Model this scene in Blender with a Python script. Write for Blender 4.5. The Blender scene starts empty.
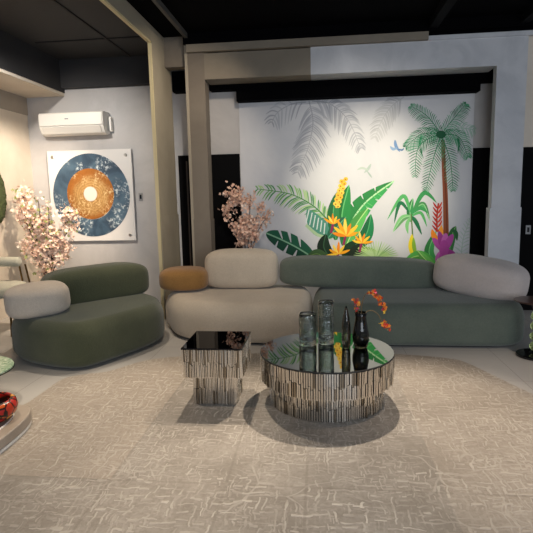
import bpy, bmesh, math, random
from mathutils import Vector, Matrix, noise
random.seed(7)
scene = bpy.context.scene
C = scene.collection
PI = math.pi

# ------------------------------------------------------------------ camera
FOC = 500.0                     # focal length in pixels of the 533 px frame
EYE = Vector((0, 0, 1.5))
yaw, pit, rol = math.radians(6.2), math.radians(8.0), math.radians(1.25)
FW = Vector((-math.sin(yaw)*math.cos(pit), math.cos(yaw)*math.cos(pit), -math.sin(pit)))
R0 = FW.cross(Vector((0, 0, 1))).normalized(); U0 = R0.cross(FW)
RT = R0*math.cos(rol) - U0*math.sin(rol)
UP = U0*math.cos(rol) + R0*math.sin(rol)
cam = bpy.data.cameras.new('camera'); cam.sensor_width = 36; cam.lens = 36*FOC/533
cam.clip_start = 0.05
co = bpy.data.objects.new('camera', cam); C.objects.link(co)
m = Matrix((RT, UP, -FW)).transposed().to_4x4(); m.translation = EYE
co.matrix_world = m
scene.camera = co

# ------------------------------------------------------------------ world, lights, exposure
scene.view_settings.view_transform = 'Standard'
scene.view_settings.look = 'None'
scene.view_settings.gamma = 1
scene.view_settings.use_curve_mapping = False
scene.view_settings.exposure = 0.82
w = bpy.data.worlds.new('world'); scene.world = w; w.use_nodes = True
w.node_tree.nodes['Background'].inputs[0].default_value = (0.80, 0.86, 1.0, 1)
w.node_tree.nodes['Background'].inputs[1].default_value = 0.16

def spot(loc, target, power, size, blend=0.4, col=(1, .86, .70), rad=0.05):
    l = bpy.data.lights.new('spot', 'SPOT'); l.energy = power; l.spot_size = math.radians(size)
    l.spot_blend = blend; l.color = col; l.shadow_soft_size = rad
    o = bpy.data.objects.new('spotlight', l); C.objects.link(o); o.location = loc
    o.rotation_euler = (Vector(target)-Vector(loc)).to_track_quat('-Z', 'Y').to_euler()
    return o
def area(loc, target, power, sx, sy, col):
    l = bpy.data.lights.new('area', 'AREA'); l.shape = 'RECTANGLE'; l.size = sx; l.size_y = sy
    l.energy = power; l.color = col
    o = bpy.data.objects.new('area_light', l); C.objects.link(o); o.location = loc
    o.rotation_euler = (Vector(target)-Vector(loc)).to_track_quat('-Z', 'Y').to_euler()
    return o
WARM = (1, .84, .66); NEUT = (1, .93, .84); COOL = (.82, .90, 1.0)
area((2.5, -3.0, 1.9), (0.6, 6.0, 1.2), 120, 5.0, 2.6, COOL)            # shop front daylight behind the camera
spot((0.45, 5.25, 3.45), (0.35, 3.0, 0), 330, 50, .8, WARM, .03)        # over the round table
spot((-1.1, 5.0, 3.45), (-1.35, 3.0, 0), 230, 46, .8, WARM, .03)
spot((-2.25, 5.05, 3.2), (-2.5, 4.5, .4), 85, 70, .8, WARM, .04)         # left sofa        # over the square table
spot((-2.3, 2.9, 3.2), (-1.75, 2.9, 0), 90, 60, .7, WARM, .05)           # rug, left
spot((1.5, 3.3, 3.45), (1.5, 3.4, 0), 115, 58, .8, (1, .82, .66), .05)  # rug, right
spot((0.62, 3.5, 3.42), (0.64, 6.9, 1.55), 420, 36, 1.0, (1, .89, .68), .05)  # mural
spot((0.4, 4.4, 3.40), (0.4, 6.9, 1.0), 45, 85, .9, NEUT, .05)
spot((-2.4, 5.25, 2.75), (-4.0, 6.3, 1.1), 150, 75, .6, (1, .82, .62), .03)   # blossom tree and left wall
spot((-3.2, 4.6, 3.2), (-3.2, 6.9, 1.7), 110, 75, .8, NEUT, .05)          # disc artwork
spot((-1.0, 3.9, 3.45), (-1.2, 5.5, .4), 60, 60, .8, WARM, .05)          # cream sofa
spot((-0.5, 4.9, 3.40), (-1.95, 6.3, 2.0), 75, 80, .9, WARM, .05)        # portal and middle column

# ------------------------------------------------------------------ helpers
def ray(x, y): return RT*((x-266.5)/FOC) - UP*((y-266.5)/FOC) + FW
def at(x, y, Y):               # point of the plane at depth Y seen at a picture point
    d = ray(x, y); return Vector((0, 0, 1.5)) + d*(Y/d.y)
def hexc(h):
    h = h.lstrip('#'); r = [int(h[i:i+2], 16)/255 for i in (0, 2, 4)]
    return tuple(c/12.92 if c <= .04045 else ((c+.055)/1.055)**2.4 for c in r) + (1,)

def mat(name, col, rough=.6, metal=0, spec=.5, bump=None, **kw):
    mt = bpy.data.materials.new(name); mt.use_nodes = True
    b = mt.node_tree.nodes['Principled BSDF']
    b.inputs['Base Color'].default_value = hexc(col) if isinstance(col, str) else col
    b.inputs['Roughness'].default_value = rough; b.inputs['Metallic'].default_value = metal
    b.inputs['Specular IOR Level'].default_value = spec
    for k, v in kw.items(): b.inputs[k].default_value = v
    if bump:
        sc, st, dist = bump
        nt = mt.node_tree
        tc = nt.nodes.new('ShaderNodeTexCoord'); n = nt.nodes.new('ShaderNodeTexNoise'); bp = nt.nodes.new('ShaderNodeBump')
        n.inputs['Scale'].default_value = sc; n.inputs['Detail'].default_value = 4
        bp.inputs['Strength'].default_value = st; bp.inputs['Distance'].default_value = dist
        nt.links.new(tc.outputs['Object'], n.inputs['Vector']); nt.links.new(n.outputs['Fac'], bp.inputs['Height'])
        nt.links.new(bp.outputs['Normal'], b.inputs['Normal'])
    return mt
def N(nt, t, **inp):
    n = nt.nodes.new(t)
    for k, v in inp.items(): n.inputs[k].default_value = v
    return n
def math_node(nt, op, a, b=None, clamp=False):
    n = nt.nodes.new('ShaderNodeMath'); n.operation = op; n.use_clamp = clamp
    for i, v in enumerate((a, b)):
        if v is None: continue
        if isinstance(v, (int, float)): n.inputs[i].default_value = v
        else: nt.links.new(v, n.inputs[i])
    return n.outputs[0]
def mixc(nt, fac, a, b):
    n = nt.nodes.new('ShaderNodeMix'); n.data_type = 'RGBA'
    if isinstance(fac, (int, float)): n.inputs[0].default_value = fac
    else: nt.links.new(fac, n.inputs[0])
    for i, v in ((6, a), (7, b)):
        if isinstance(v, str): n.inputs[i].default_value = hexc(v)
        elif isinstance(v, tuple): n.inputs[i].default_value = v
        else: nt.links.new(v, n.inputs[i])
    return n.outputs[2]
def ramp(nt, fac, a, b):
    n = nt.nodes.new('ShaderNodeMapRange'); n.interpolation_type = 'SMOOTHSTEP'
    n.inputs[1].default_value = a; n.inputs[2].default_value = b
    nt.links.new(fac, n.inputs[0]); return n.outputs[0]
def plaster(name, c1, c2, rough=.8, sc=1.3):
    mt = mat(name, c1, rough); nt = mt.node_tree; b = nt.nodes['Principled BSDF']
    tc = nt.nodes.new('ShaderNodeTexCoord')
    n = N(nt, 'ShaderNodeTexNoise', Scale=sc, Detail=6, Roughness=.62, Distortion=.5)
    n2 = N(nt, 'ShaderNodeTexNoise', Scale=24, Detail=4)
    for k in (n, n2): nt.links.new(tc.outputs['Object'], k.inputs['Vector'])
    nt.links.new(mixc(nt, ramp(nt, n.outputs['Fac'], .32, .68), c1, c2), b.inputs['Base Color'])
    bp = N(nt, 'ShaderNodeBump', Strength=.12, Distance=.01)
    nt.links.new(n2.outputs['Fac'], bp.inputs['Height']); nt.links.new(bp.outputs['Normal'], b.inputs['Normal'])
    return mt

def base_of(p):
    v = Vector((0, 0, 0))
    while p: v += Vector(p.location); p = p.parent
    return v
def obj(name, bm, mts, parent=None, smooth=False, recalc=True):
    if recalc: bmesh.ops.recalc_face_normals(bm, faces=bm.faces)
    if parent: bmesh.ops.translate(bm, verts=bm.verts, vec=-base_of(parent))
    me = bpy.data.meshes.new(name); bm.to_mesh(me); bm.free()
    for x in (mts if isinstance(mts, (list, tuple)) else [mts]): me.materials.append(x)
    if smooth:
        for p in me.polygons: p.use_smooth = True
    o = bpy.data.objects.new(name, me); C.objects.link(o)
    if parent: o.parent = parent
    return o
def thing(name, label, cat, loc=(0, 0, 0), group=None):
    o = bpy.data.objects.new(name, None); C.objects.link(o); o.location = loc
    o.empty_display_size = .1
    o['label'] = label; o['category'] = cat
    if group: o['group'] = group
    return o
def tag(o, label, cat, group=None):
    o['label'] = label; o['category'] = cat
    if group: o['group'] = group
    return o
def struct(name, bm, mts, smooth=False):
    o = obj(name, bm, mts, None, smooth); o['kind'] = 'structure'; return o

def box(bm, x0, x1, y0, y1, z0, z1, bev=0, seg=2, mi=0):
    vs = [bm.verts.new((x, y, z)) for x in (x0, x1) for y in (y0, y1) for z in (z0, z1)]
    fs = [bm.faces.new([vs[i] for i in q]) for q in ((0, 1, 3, 2), (4, 6, 7, 5), (0, 4, 5, 1), (2, 3, 7, 6), (0, 2, 6, 4), (1, 5, 7, 3))]
    for f in fs: f.material_index = mi
    if bev:
        es = list({e for f in fs for e in f.edges})
        bmesh.ops.bevel(bm, geom=es, offset=bev, segments=seg, affect='EDGES', profile=.5)
    return vs
def B(*a, **k):
    bm = bmesh.new(); box(bm, *a, **k); return bm
def lathe(bm, cx, cy, prof, n=48, cap=True, mi=0, wob=None):
    rings = []
    for i, (r, z) in enumerate(prof):
        ring = []
        for k in range(n):
            a = 2*PI*k/n; rr = r
            if wob: rr *= wob(a, z)
            ring.append(bm.verts.new((cx+rr*math.cos(a), cy+rr*math.sin(a), z)))
        rings.append(ring)
    for a, b in zip(rings, rings[1:]):
        for k in range(n):
            bm.faces.new((a[k], a[(k+1) % n], b[(k+1) % n], b[k])).material_index = mi
    if cap:
        bm.faces.new(rings[0][::-1]).material_index = mi; bm.faces.new(rings[-1]).material_index = mi
    return rings
def tube(bm, pts, r, n=8, mi=0):
    pts = [Vector(p) for p in pts]; rs = r if isinstance(r, (list, tuple)) else [r]*len(pts)
    rings = []; ref = Vector((.31, .2, .93)).normalized()
    for i, p in enumerate(pts):
        d = (pts[min(i+1, len(pts)-1)]-pts[max(i-1, 0)]).normalized()
        u = d.cross(ref)
        if u.length < .05: u = d.cross(Vector((1, 0, 0)))
        u.normalize(); v = d.cross(u)
        rings.append([bm.verts.new(p+(u*math.cos(2*PI*k/n)+v*math.sin(2*PI*k/n))*rs[i]) for k in range(n)])
    for a, b in zip(rings, rings[1:]):
        for k in range(n): bm.faces.new((a[k], a[(k+1) % n], b[(k+1) % n], b[k])).material_index = mi
    bm.faces.new(rings[0][::-1]).material_index = mi; bm.faces.new(rings[-1]).material_index = mi
def spline(pts, n, closed=True):
    P = [Vector(p) for p in pts]; m_ = len(P); out = []
    segs = m_ if closed else m_-1
    for i in range(segs):
        if closed: a, b, c, d = P[i-1], P[i], P[(i+1) % m_], P[(i+2) % m_]
        else: a, b, c, d = P[max(i-1, 0)], P[i], P[i+1], P[min(i+2, m_-1)]
        for k in range(n):
            t = k/n
            out.append(.5*((2*b)+(c-a)*t+(2*a-5*b+4*c-d)*t*t+(3*b-a-3*c+d)*t**3))
    if not closed: out.append(P[-1])
    return out
def pebble(outline, z0, z1, rt, rb, rzt=None, crown=.01, sub=10):
    """soft upholstered block: closed plan outline, rounded lower and upper edges, crowned top"""
    P = spline([Vector((x, y, 0)) for x, y in outline], sub)
    n = len(P); area2 = sum(P[i].x*P[(i+1) % n].y-P[(i+1) % n].x*P[i].y for i in range(n))
    if area2 < 0: P.reverse()
    nor = []
    for i in range(n):
        d = (P[(i+3) % n]-P[i-3]).normalized(); nor.append(Vector((d.y, -d.x, 0)))
    c = sum(P, Vector())/n; rzt = rzt or rt
    prof = []
    for k in range(7):
        a = PI/2*k/6; prof.append((rb*(1-math.sin(a)), z0+rb*(1-math.cos(a))))
    for k in range(9):
        a = PI/2*k/8; prof.append((rt*(1-math.cos(a)), z1-rzt+rzt*math.sin(a)))
    bm = bmesh.new(); rings = []
    for ins, z in prof:
        rings.append([bm.verts.new((p.x-q.x*ins, p.y-q.y*ins, z)) for p, q in zip(P, nor)])
    last = [v.co.copy() for v in rings[-1]]
    for s in (.85, .65, .4, .18):
        rings.append([bm.verts.new((c.x+(v.x-c.x)*s, c.y+(v.y-c.y)*s, z1+crown*(1-s*s))) for v in last])
    for a, b in zip(rings, rings[1:]):
        for k in range(n): bm.faces.new((a[k], a[(k+1) % n], b[(k+1) % n], b[k]))
    bm.faces.new(rings[0][::-1]); bm.faces.new(rings[-1])
    return bm
def squircle(cx, cy, cz, a, b, c, e1, e2, rot=0, tilt=0, flat=.75, nu=64, nv=28):
    """pebble cushion: superquadric with a flatter underside"""
    f = lambda v, e: math.copysign(abs(v)**e, v)
    M = Matrix.Rotation(rot, 3, 'Z') @ Matrix.Rotation(tilt, 3, 'Y')
    bm = bmesh.new(); rings = []
    for j in range(1, nv):
        et = -PI/2+PI*j/nv; ring = []
        for i in range(nu):
            om = 2*PI*i/nu; ee = e1 if et > 0 else e1*flat
            p = Vector((a*f(math.cos(et), ee)*f(math.cos(om), e2), b*f(math.cos(et), ee)*f(math.sin(om), e2), c*f(math.sin(et), e1 if et > 0 else e1*flat)))
            p *= 1+.012*noise.noise(p*2.2+Vector((cx, cy, 0)))
            ring.append(bm.verts.new(M @ p+Vector((cx, cy, cz))))
        rings.append(ring)
    for p_, q in zip(rings, rings[1:]):
        for k in range(nu): bm.faces.new((p_[k], p_[(k+1) % nu], q[(k+1) % nu], q[k]))
    bm.faces.new(rings[0][::-1]); bm.faces.new(rings[-1])
    return bm

# ------------------------------------------------------------------ materials
M = {}
M['wall'] = plaster('grey_plaster', '#bdbab8', '#aeaba9')
M['wall_warm'] = plaster('cream_plaster', '#d6cbbc', '#cbbfae')
M['mural_ground'] = plaster('mural_ground', '#cfcfd0', '#c3c4c8', .7, .9)
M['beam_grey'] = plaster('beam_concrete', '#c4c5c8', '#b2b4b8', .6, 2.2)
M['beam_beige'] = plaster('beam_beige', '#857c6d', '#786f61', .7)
M['portal'] = plaster('portal_beige', '#a39a87', '#958c7a', .7)
M['column_brown'] = plaster('column_taupe', '#776e62', '#6b6257', .7)
M['edge'] = mat('edge_lit', '#cdbf96', .6)
M['ceil_dark'] = plaster('ceiling_charcoal', '#222224', '#272628', .75, .8)
M['black'] = mat('ceiling_black', '#040406', .9, 0, .05)
M['black_gloss'] = mat('black_lacquer', '#060607', .8, 0, .1)
M['seam'] = mat('seam_black', '#1a191b', .8)

def floor_mat():
    mt = mat('polished_tile', '#b3b0ab', .2, 0, .5); nt = mt.node_tree; b = nt.nodes['Principled BSDF']
    tc = nt.nodes.new('ShaderNodeTexCoord')
    br = N(nt, 'ShaderNodeTexBrick', Scale=1.0); br.offset = 0
    br.inputs['Brick Width'].default_value = .8; br.inputs['Row Height'].default_value = .8
    br.inputs['Mortar Size'].default_value = .002
    br.inputs['Color1'].default_value = hexc('#bdbab6'); br.inputs['Color2'].default_value = hexc('#b8b5b1'); br.inputs['Mortar'].default_value = hexc('#85827e')
    nt.links.new(tc.outputs['Object'], br.inputs['Vector'])
    n = N(nt, 'ShaderNodeTexNoise', Scale=1.6, Detail=5); nt.links.new(tc.outputs['Object'], n.inputs['Vector'])
    nt.links.new(mixc(nt, math_node(nt, 'MULTIPLY', n.outputs['Fac'], .5), br.outputs['Color'], '#aca8a3'), b.inputs['Base Color'])
    return mt
M['floor'] = floor_mat()

def rug_mat():
    mt = mat('carved_rug', '#8f8374', .6, 0, .4); nt = mt.node_tree; b = nt.nodes['Principled BSDF']
    L = nt.links.new
    tc = nt.nodes.new('ShaderNodeTexCoord'); V = tc.outputs['Object']
    warp = N(nt, 'ShaderNodeTexNoise', Scale=2.4, Detail=3); L(V, warp.inputs['Vector'])
    vm = nt.nodes.new('ShaderNodeVectorMath'); vm.operation = 'MULTIPLY_ADD'
    L(warp.outputs['Color'], vm.inputs[0]); vm.inputs[1].default_value = (.25, .25, 0); L(V, vm.inputs[2])
    def strokes(vec, rot, scx, scy, wid, mscale, lo, hi):
        mp = nt.nodes.new('ShaderNodeMapping'); mp.inputs['Rotation'].default_value = (0, 0, rot); mp.inputs['Scale'].default_value = (scx, scy, 1)
        L(vec, mp.inputs['Vector'])
        vo = nt.nodes.new('ShaderNodeTexVoronoi'); vo.feature = 'DISTANCE_TO_EDGE'; vo.inputs['Scale'].default_value = 1
        vo.voronoi_dimensions = '2D'
        L(mp.outputs['Vector'], vo.inputs['Vector'])
        e = math_node(nt, 'SUBTRACT', 1.0, ramp(nt, vo.outputs['Distance'], wid*.35, wid))
        nz = N(nt, 'ShaderNodeTexNoise', Scale=mscale, Detail=2); L(mp.outputs['Vector'], nz.inputs['Vector'])
        return math_node(nt, 'MULTIPLY', e, ramp(nt, nz.outputs['Fac'], lo, hi))
    def bars(vec, cx, cy, wid, mscale, lo, hi, off):
        """short carved bars on a loose grid, each cell's bar lying across or along"""
        mp = nt.nodes.new('ShaderNodeMapping'); mp.inputs['Scale'].default_value = (cx, cy, 1); mp.inputs['Location'].default_value = (off, off*1.7, 0)
        L(vec, mp.inputs['Vector'])
        fl = nt.nodes.new('ShaderNodeVectorMath'); fl.operation = 'FLOOR'; L(mp.outputs['Vector'], fl.inputs[0])
        fr = nt.nodes.new('ShaderNodeVectorMath'); fr.operation = 'FRACTION'; L(mp.outputs['Vector'], fr.inputs[0])
        wn = nt.nodes.new('ShaderNodeTexWhiteNoise'); wn.noise_dimensions = '2D'; L(fl.outputs[0], wn.inputs['Vector'])
        cs = nt.nodes.new('ShaderNodeSeparateColor'); L(wn.outputs['Color'], cs.inputs[0])
        f = nt.nodes.new('ShaderNodeSeparateXYZ'); L(fr.outputs[0], f.inputs[0])
        pos = math_node(nt, 'ADD', math_node(nt, 'MULTIPLY', cs.outputs[1], .5), .25)
        pick = math_node(nt, 'GREATER_THAN', cs.outputs[0], .5)
        def bar(sock):
            d = math_node(nt, 'ABSOLUTE', math_node(nt, 'SUBTRACT', sock, pos))
            return math_node(nt, 'SUBTRACT', 1.0, ramp(nt, d, wid*.6, wid))
        e = math_node(nt, 'ADD', math_node(nt, 'MULTIPLY', bar(f.outputs['X']), pick), math_node(nt, 'MULTIPLY', bar(f.outputs['Y']), math_node(nt, 'SUBTRACT', 1.0, pick)))
        nz = N(nt, 'ShaderNodeTexNoise', Scale=mscale, Detail=4, Roughness=.65); L(V, nz.inputs['Vector'])
        e = math_node(nt, 'MULTIPLY', e, ramp(nt, nz.outputs['Fac'], lo, hi))
        return math_node(nt, 'MULTIPLY', e, math_node(nt, 'ADD', math_node(nt, 'MULTIPLY', cs.outputs[2], .9), .1))
    w2 = N(nt, 'ShaderNodeTexNoise', Scale=7, Detail=3); L(V, w2.inputs['Vector'])
    vm2 = nt.nodes.new('ShaderNodeVectorMath'); vm2.operation = 'MULTIPLY_ADD'
    L(w2.outputs['Color'], vm2.inputs[0]); vm2.inputs[1].default_value = (.09, .09, 0); L(V, vm2.inputs[2]); W = vm2.outputs[0]
    s1 = bars(W, 20, 12, .13, 1.7, .38, .60, 0.0)
    s2 = bars(W, 34, 22, .16, 2.3, .40, .60, 3.3)
    s3 = bars(W, 14, 17, .08, 1.3, .40, .58, 7.1)
    s4 = strokes(vm.outputs[0], -.6, 4, 1.6, .03, .9, .50, .60)
    s5 = strokes(vm.outputs[0], .7, 3, 5, .03, .8, .50, .62)
    s = math_node(nt, 'MAXIMUM', math_node(nt, 'MAXIMUM', s1, math_node(nt, 'MULTIPLY', s2, .8)), math_node(nt, 'MAXIMUM', s3, math_node(nt, 'MULTIPLY', math_node(nt, 'MAXIMUM', s4, s5), .45)))
    # woven panels with the pile laid in different directions
    sx = nt.nodes.new('ShaderNodeSeparateXYZ'); L(V, sx.inputs[0])
    def line(sock, p, wd):
        d = math_node(nt, 'ABSOLUTE', math_node(nt, 'SUBTRACT', sock, p))
        return math_node(nt, 'SUBTRACT', 1.0, ramp(nt, d, wd*.4, wd))
    seam = line(sx.outputs['Y'], 2.40, .012)
    for px in (-1.13, -.50, -.08): seam = math_node(nt, 'MAXIMUM', seam, line(sx.outputs['X'], px, .010))
    pan = math_node(nt, 'LESS_THAN', sx.outputs['X'], -1.13)
    pan = math_node(nt, 'MULTIPLY', pan, math_node(nt, 'GREATER_THAN', sx.outputs['Y'], 2.4))
    pan2 = math_node(nt, 'MULTIPLY', math_node(nt, 'GREATER_THAN', sx.outputs['X'], .62), math_node(nt, 'GREATER_THAN', sx.outputs['Y'], 2.0))
    pan = math_node(nt, 'ADD', pan, math_node(nt, 'MULTIPLY', pan2, .6))
    cl = N(nt, 'ShaderNodeTexNoise', Scale=1.4, Detail=6, Roughness=.7); L(V, cl.inputs['Vector'])
    base = mixc(nt, ramp(nt, cl.outputs['Fac'], .38, .62), '#817a71', '#9a938a')
    base = mixc(nt, math_node(nt, 'MULTIPLY', pan, .55), base, '#a69a8c')
    fine = N(nt, 'ShaderNodeTexNoise', Scale=60, Detail=3); L(V, fine.inputs['Vector'])
    base = mixc(nt, math_node(nt, 'MULTIPLY', ramp(nt, fine.outputs['Fac'], .4, .75), .35), base, '#6f6559')
    col = mixc(nt, math_node(nt, 'MULTIPLY', s, .52), base, '#d3ccc2')
    col = mixc(nt, math_node(nt, 'MULTIPLY', seam, .28), col, '#6a6156')
    L(col, b.inputs['Base Color'])
    L(math_node(nt, 'SUBTRACT', .62, math_node(nt, 'MULTIPLY', s, .27)), b.inputs['Roughness'])
    bp = N(nt, 'ShaderNodeBump', Strength=.5, Distance=.008)
    L(math_node(nt, 'ADD', math_node(nt, 'MULTIPLY', fine.outputs['Fac'], .35), math_node(nt, 'MULTIPLY', s, .8)), bp.inputs['Height'])
    L(bp.outputs['Normal'], b.inputs['Normal'])
    return mt
M['rug'] = rug_mat()

def fabric(name, c1, c2, sc=55, st=.35):
    mt = mat(name, c1, .95, 0, .2); nt = mt.node_tree; b = nt.nodes['Principled BSDF']
    b.inputs['Sheen Weight'].default_value = .25; b.inputs['Sheen Roughness'].default_value = .5
    tc = nt.nodes.new('ShaderNodeTexCoord')
    n = N(nt, 'ShaderNodeTexNoise', Scale=sc, Detail=5, Roughness=.7); n2 = N(nt, 'ShaderNodeTexNoise', Scale=3.5, Detail=3)
    v = N(nt, 'ShaderNodeTexVoronoi', Scale=sc*2.4)
    for k in (n, n2, v): nt.links.new(tc.outputs['Object'], k.inputs['Vector'])
    f = math_node(nt, 'MULTIPLY', math_node(nt, 'ADD', n.outputs['Fac'], n2.outputs['Fac']), .5)
    nt.links.new(mixc(nt, ramp(nt, f, .35, .65), c1, c2), b.inputs['Base Color'])
    bp = N(nt, 'ShaderNodeBump', Strength=st, Distance=.006)
    nt.links.new(math_node(nt, 'ADD', n.outputs['Fac'], v.outputs['Distance']), bp.inputs['Height'])
    nt.links.new(bp.outputs['Normal'], b.inputs['Normal'])
    return mt
M['green'] = fabric('moss_boucle', '#50543f', '#474b38')
M['green_cool_lit'] = fabric('moss_boucle_cool_lit', '#646b60', '#596157')  # the sofa green again, cool light put into the colour
M['cream'] = fabric('cream_boucle', '#cabca8', '#bdaf9b')
M['cream_arm'] = fabric('ecru_boucle', '#d3c6b6', '#c6b9a9')
M['pale'] = fabric('blush_boucle', '#c9bdb6', '#beb2ab')
M['brown'] = fabric('caramel_boucle', '#97703f', '#896436')
M['sofa_foot'] = mat('sofa_foot', '#141412', .7)
M['sage'] = fabric('sage_fabric', '#b7b5a6', '#aba99a')
M['white'] = mat('white_plastic', '#e6e2da', .35)
M['white2'] = mat('white_flap', '#d9d5cd', .4)
M['grey_mark'] = mat('grey_mark', '#8b8b8b', .4)
M['steel'] = mat('brushed_steel', '#b9b6b0', .3, 1)
M['brass'] = mat('dark_brass', '#7a6238', .35, 1)
M['slat_a'] = mat('champagne_mirror', '#e8e2d8', .24, 1)
M['slat_b'] = mat('bronze_mirror', '#a39a8c', .2, 1)
M['slat_core'] = mat('slat_core', '#0b0a09', .5)
M['mirror_top'] = mat('smoked_mirror', '#747874', .02, 1)
M['mirror_dark'] = mat('black_mirror', '#3a3a3c', .02, 1)
def glass(name, col, rough=.02, ior=1.45, bump=None):
    return mat(name, col, rough, 0, .5, bump, **{'Transmission Weight': 1.0, 'IOR': ior})
M['glass'] = glass('ripple_glass', '#cdd5d1', .01, 1.5, (22, .45, .02))
M['glass_smoke'] = glass('smoke_glass', '#77705f', .02, 1.45)
M['glass_green'] = glass('olive_glass', '#9aa46a', .05, 1.45)
M['petal'] = mat('petal_blush', '#f2cfba', .7); M['petal2'] = mat('petal_cream', '#f6e0cf', .7)
M['petal3'] = mat('petal_dusty', '#d9b09b', .8); M['petal4'] = mat('petal_beige', '#e2bda6', .8)
M['bud_green'] = mat('bud_green', '#9aa55a', .7)
M['bark'] = mat('bark', '#3b2a22', .85, bump=(60, .6, .01))
M['ceramic'] = mat('ceramic_pot', '#c9c2b6', .5)
M['red'] = mat('bloom_red', '#d63b28', .6); M['orange'] = mat('bloom_orange', '#ea8420', .6)
M['yellow'] = mat('bloom_yellow', '#eebf3a', .6); M['pink'] = mat('bloom_pink', '#d8436a', .6)
M['twig'] = mat('twig', '#6d5a3a', .8)
M['dark_wood'] = mat('dark_wood', '#3a2620', .3)
M['black_base'] = mat('black_base', '#0c0c0c', .15)
M['moss'] = mat('preserved_moss', '#46512c', .95, bump=(40, 1, .04))
M['taupe_top'] = plaster('taupe_stone', '#a3978a', '#968a7d', .45, 3)
M['white_stone'] = mat('white_stone', '#dcd8d2', .4)

# ------------------------------------------------------------------ the room
WY = 6.9          # back wall
WX = -4.1         # left wall
struct('floor', B(-6, 5, -4, 8.2, -.1, 0), M['floor'])
struct('wall_back', B(WX-.15, 4.6, WY, WY+.15, 0, 3.7), M['wall'])
bm = bmesh.new(); box(bm, WX-.15, WX, 3.2, WY, 0, 3.7)
struct('wall_left', bm, M['wall_warm'])
struct('trim_1', B(WX, WX+.012, 3.4, WY, 2.70, 2.94), plaster('upper_wall_band', '#a2998c', '#958c80'))       # grey band at the top of the left wall
bm = bmesh.new(); box(bm, WX, -3.53, 3.2, WY, 2.94, 2.98)
struct('trim_2', bm, M['wall_warm'])                                          # pale soffit along the left wall
bm = bmesh.new(); box(bm, WX, -3.52, 3.2, WY, 2.98, 3.42); box(bm, -3.52, -2.01, WY-.10, WY, 3.03, 3.42)
struct('trim_3', bm, M['ceil_dark'])                                          # dark upstand below the lowered ceiling
bm = bmesh.new(); box(bm, WX, -2.01, 0.5, WY, 3.40, 3.46)
struct('ceiling', bm, M['ceil_dark'])
bm = bmesh.new(); box(bm, -2.52, -2.50, 1.0, WY-.1, 3.385, 3.40); box(bm, -3.4, -2.1, 6.02, 6.05, 3.388, 3.40)
struct('trim_4', bm, M['seam'])                                               # panel joints of the lowered ceiling
struct('ceiling_black', B(-1.94, 4.6, 0.3, WY, 3.50, 3.62), M['black'])
bm = bmesh.new()
box(bm, 1.28, 1.38, 0.4, 6.34, 3.40, 3.50); box(bm, 2.30, 2.40, 0.4, 6.34, 3.40, 3.50)
struct('trim_5', bm, mat('duct_charcoal', '#0c0c0e', .8, 0, .1))
struct('trim_22', B(-1.64, -1.60, 0.4, 6.34, 3.44, 3.50), mat('track_grey', '#4a4844', .6))
# portal partition on the left: post plus overhead beam
bm = bmesh.new(); box(bm, -1.98, -1.94, 5.98, 6.72, 0, 3.62); box(bm, -1.98, -1.94, 1.0, 5.98, 3.32, 3.62)
struct('wall_partition', bm, M['portal'])
bm = bmesh.new(); box(bm, -1.985, -1.945, 5.96, 5.98, 0, 3.32); box(bm, -1.985, -1.945, 1.0, 5.98, 3.30, 3.32)
struct('trim_6', bm, M['edge'])                                               # portal edge, light from the left room put into its pale colour
struct('trim_7', B(-1.94, -1.93, 5.97, 6.73, 0, 1.28), M['portal'])            # lower cladding
# middle column
struct('trim_8', B(-1.63, -1.42, 6.40, 6.62, 0, 3.5), M['column_brown'])
struct('trim_9', B(-1.665, -1.63, 6.39, 6.62, 0, 3.5), mat('column_edge', '#9b9180', .7))
struct('trim_10', B(-1.635, -1.41, 6.388, 6.62, 0, 1.22), M['column_brown'])
struct('trim_23', B(-1.94, -1.665, 6.45, 6.62, 3.14, 3.5), M['column_brown'])
struct('trim_24', B(-1.94, -1.60, 6.74, WY, 2.90, 3.16), M['black'])
# beam over the opening
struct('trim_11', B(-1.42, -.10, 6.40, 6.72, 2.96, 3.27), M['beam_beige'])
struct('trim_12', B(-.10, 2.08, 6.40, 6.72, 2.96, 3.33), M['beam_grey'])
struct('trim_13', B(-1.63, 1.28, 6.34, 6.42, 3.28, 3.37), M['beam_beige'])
struct('trim_25', B(-1.66, 4.6, 6.33, 6.385, 3.372, 3.50), M['black'])
struct('trim_14', B(-1.42, 4.6, 6.42, 6.72, 3.33, 3.50), M['black'])
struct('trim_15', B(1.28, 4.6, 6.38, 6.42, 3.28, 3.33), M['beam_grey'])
# right column
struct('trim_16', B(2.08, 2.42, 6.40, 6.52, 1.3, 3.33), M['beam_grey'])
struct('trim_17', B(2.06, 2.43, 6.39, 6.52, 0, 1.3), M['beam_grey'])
struct('wall_right', B(2.42, 4.6, 6.46, 6.60, 2.02, 3.33), M['wall_warm'])
# black pelmet above the mural
struct('trim_18', B(-1.08, 2.0, 6.72, WY, 2.745, 3.10), M['black'])
struct('trim_19', B(-1.44, -1.08, 6.74, WY, 2.90, 3.10), M['black'])
struct('trim_20', B(2.0, 2.30, 6.74, WY, 2.86, 3.10), M['black'])
# black doorways
struct('door_1', B(-1.94, -1.69, WY-.03, WY, 0, 2.08), M['black_gloss'])
struct('door_2', B(-1.52, -1.085, WY-.03, WY, 0, 2.08), M['black_gloss'])
struct('door_3', B(1.985, 2.30, WY-.03, WY, 0, 2.06), M['black_gloss'])
struct('door_4', B(2.43, 3.4, 6.50, 6.60, 0, 2.02), M['black_gloss'])
struct('trim_21', B(-1.83, -1.81, WY-.045, WY-.03, 0, 2.0), mat('door_stile', '#3a2f28', .5))

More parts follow.
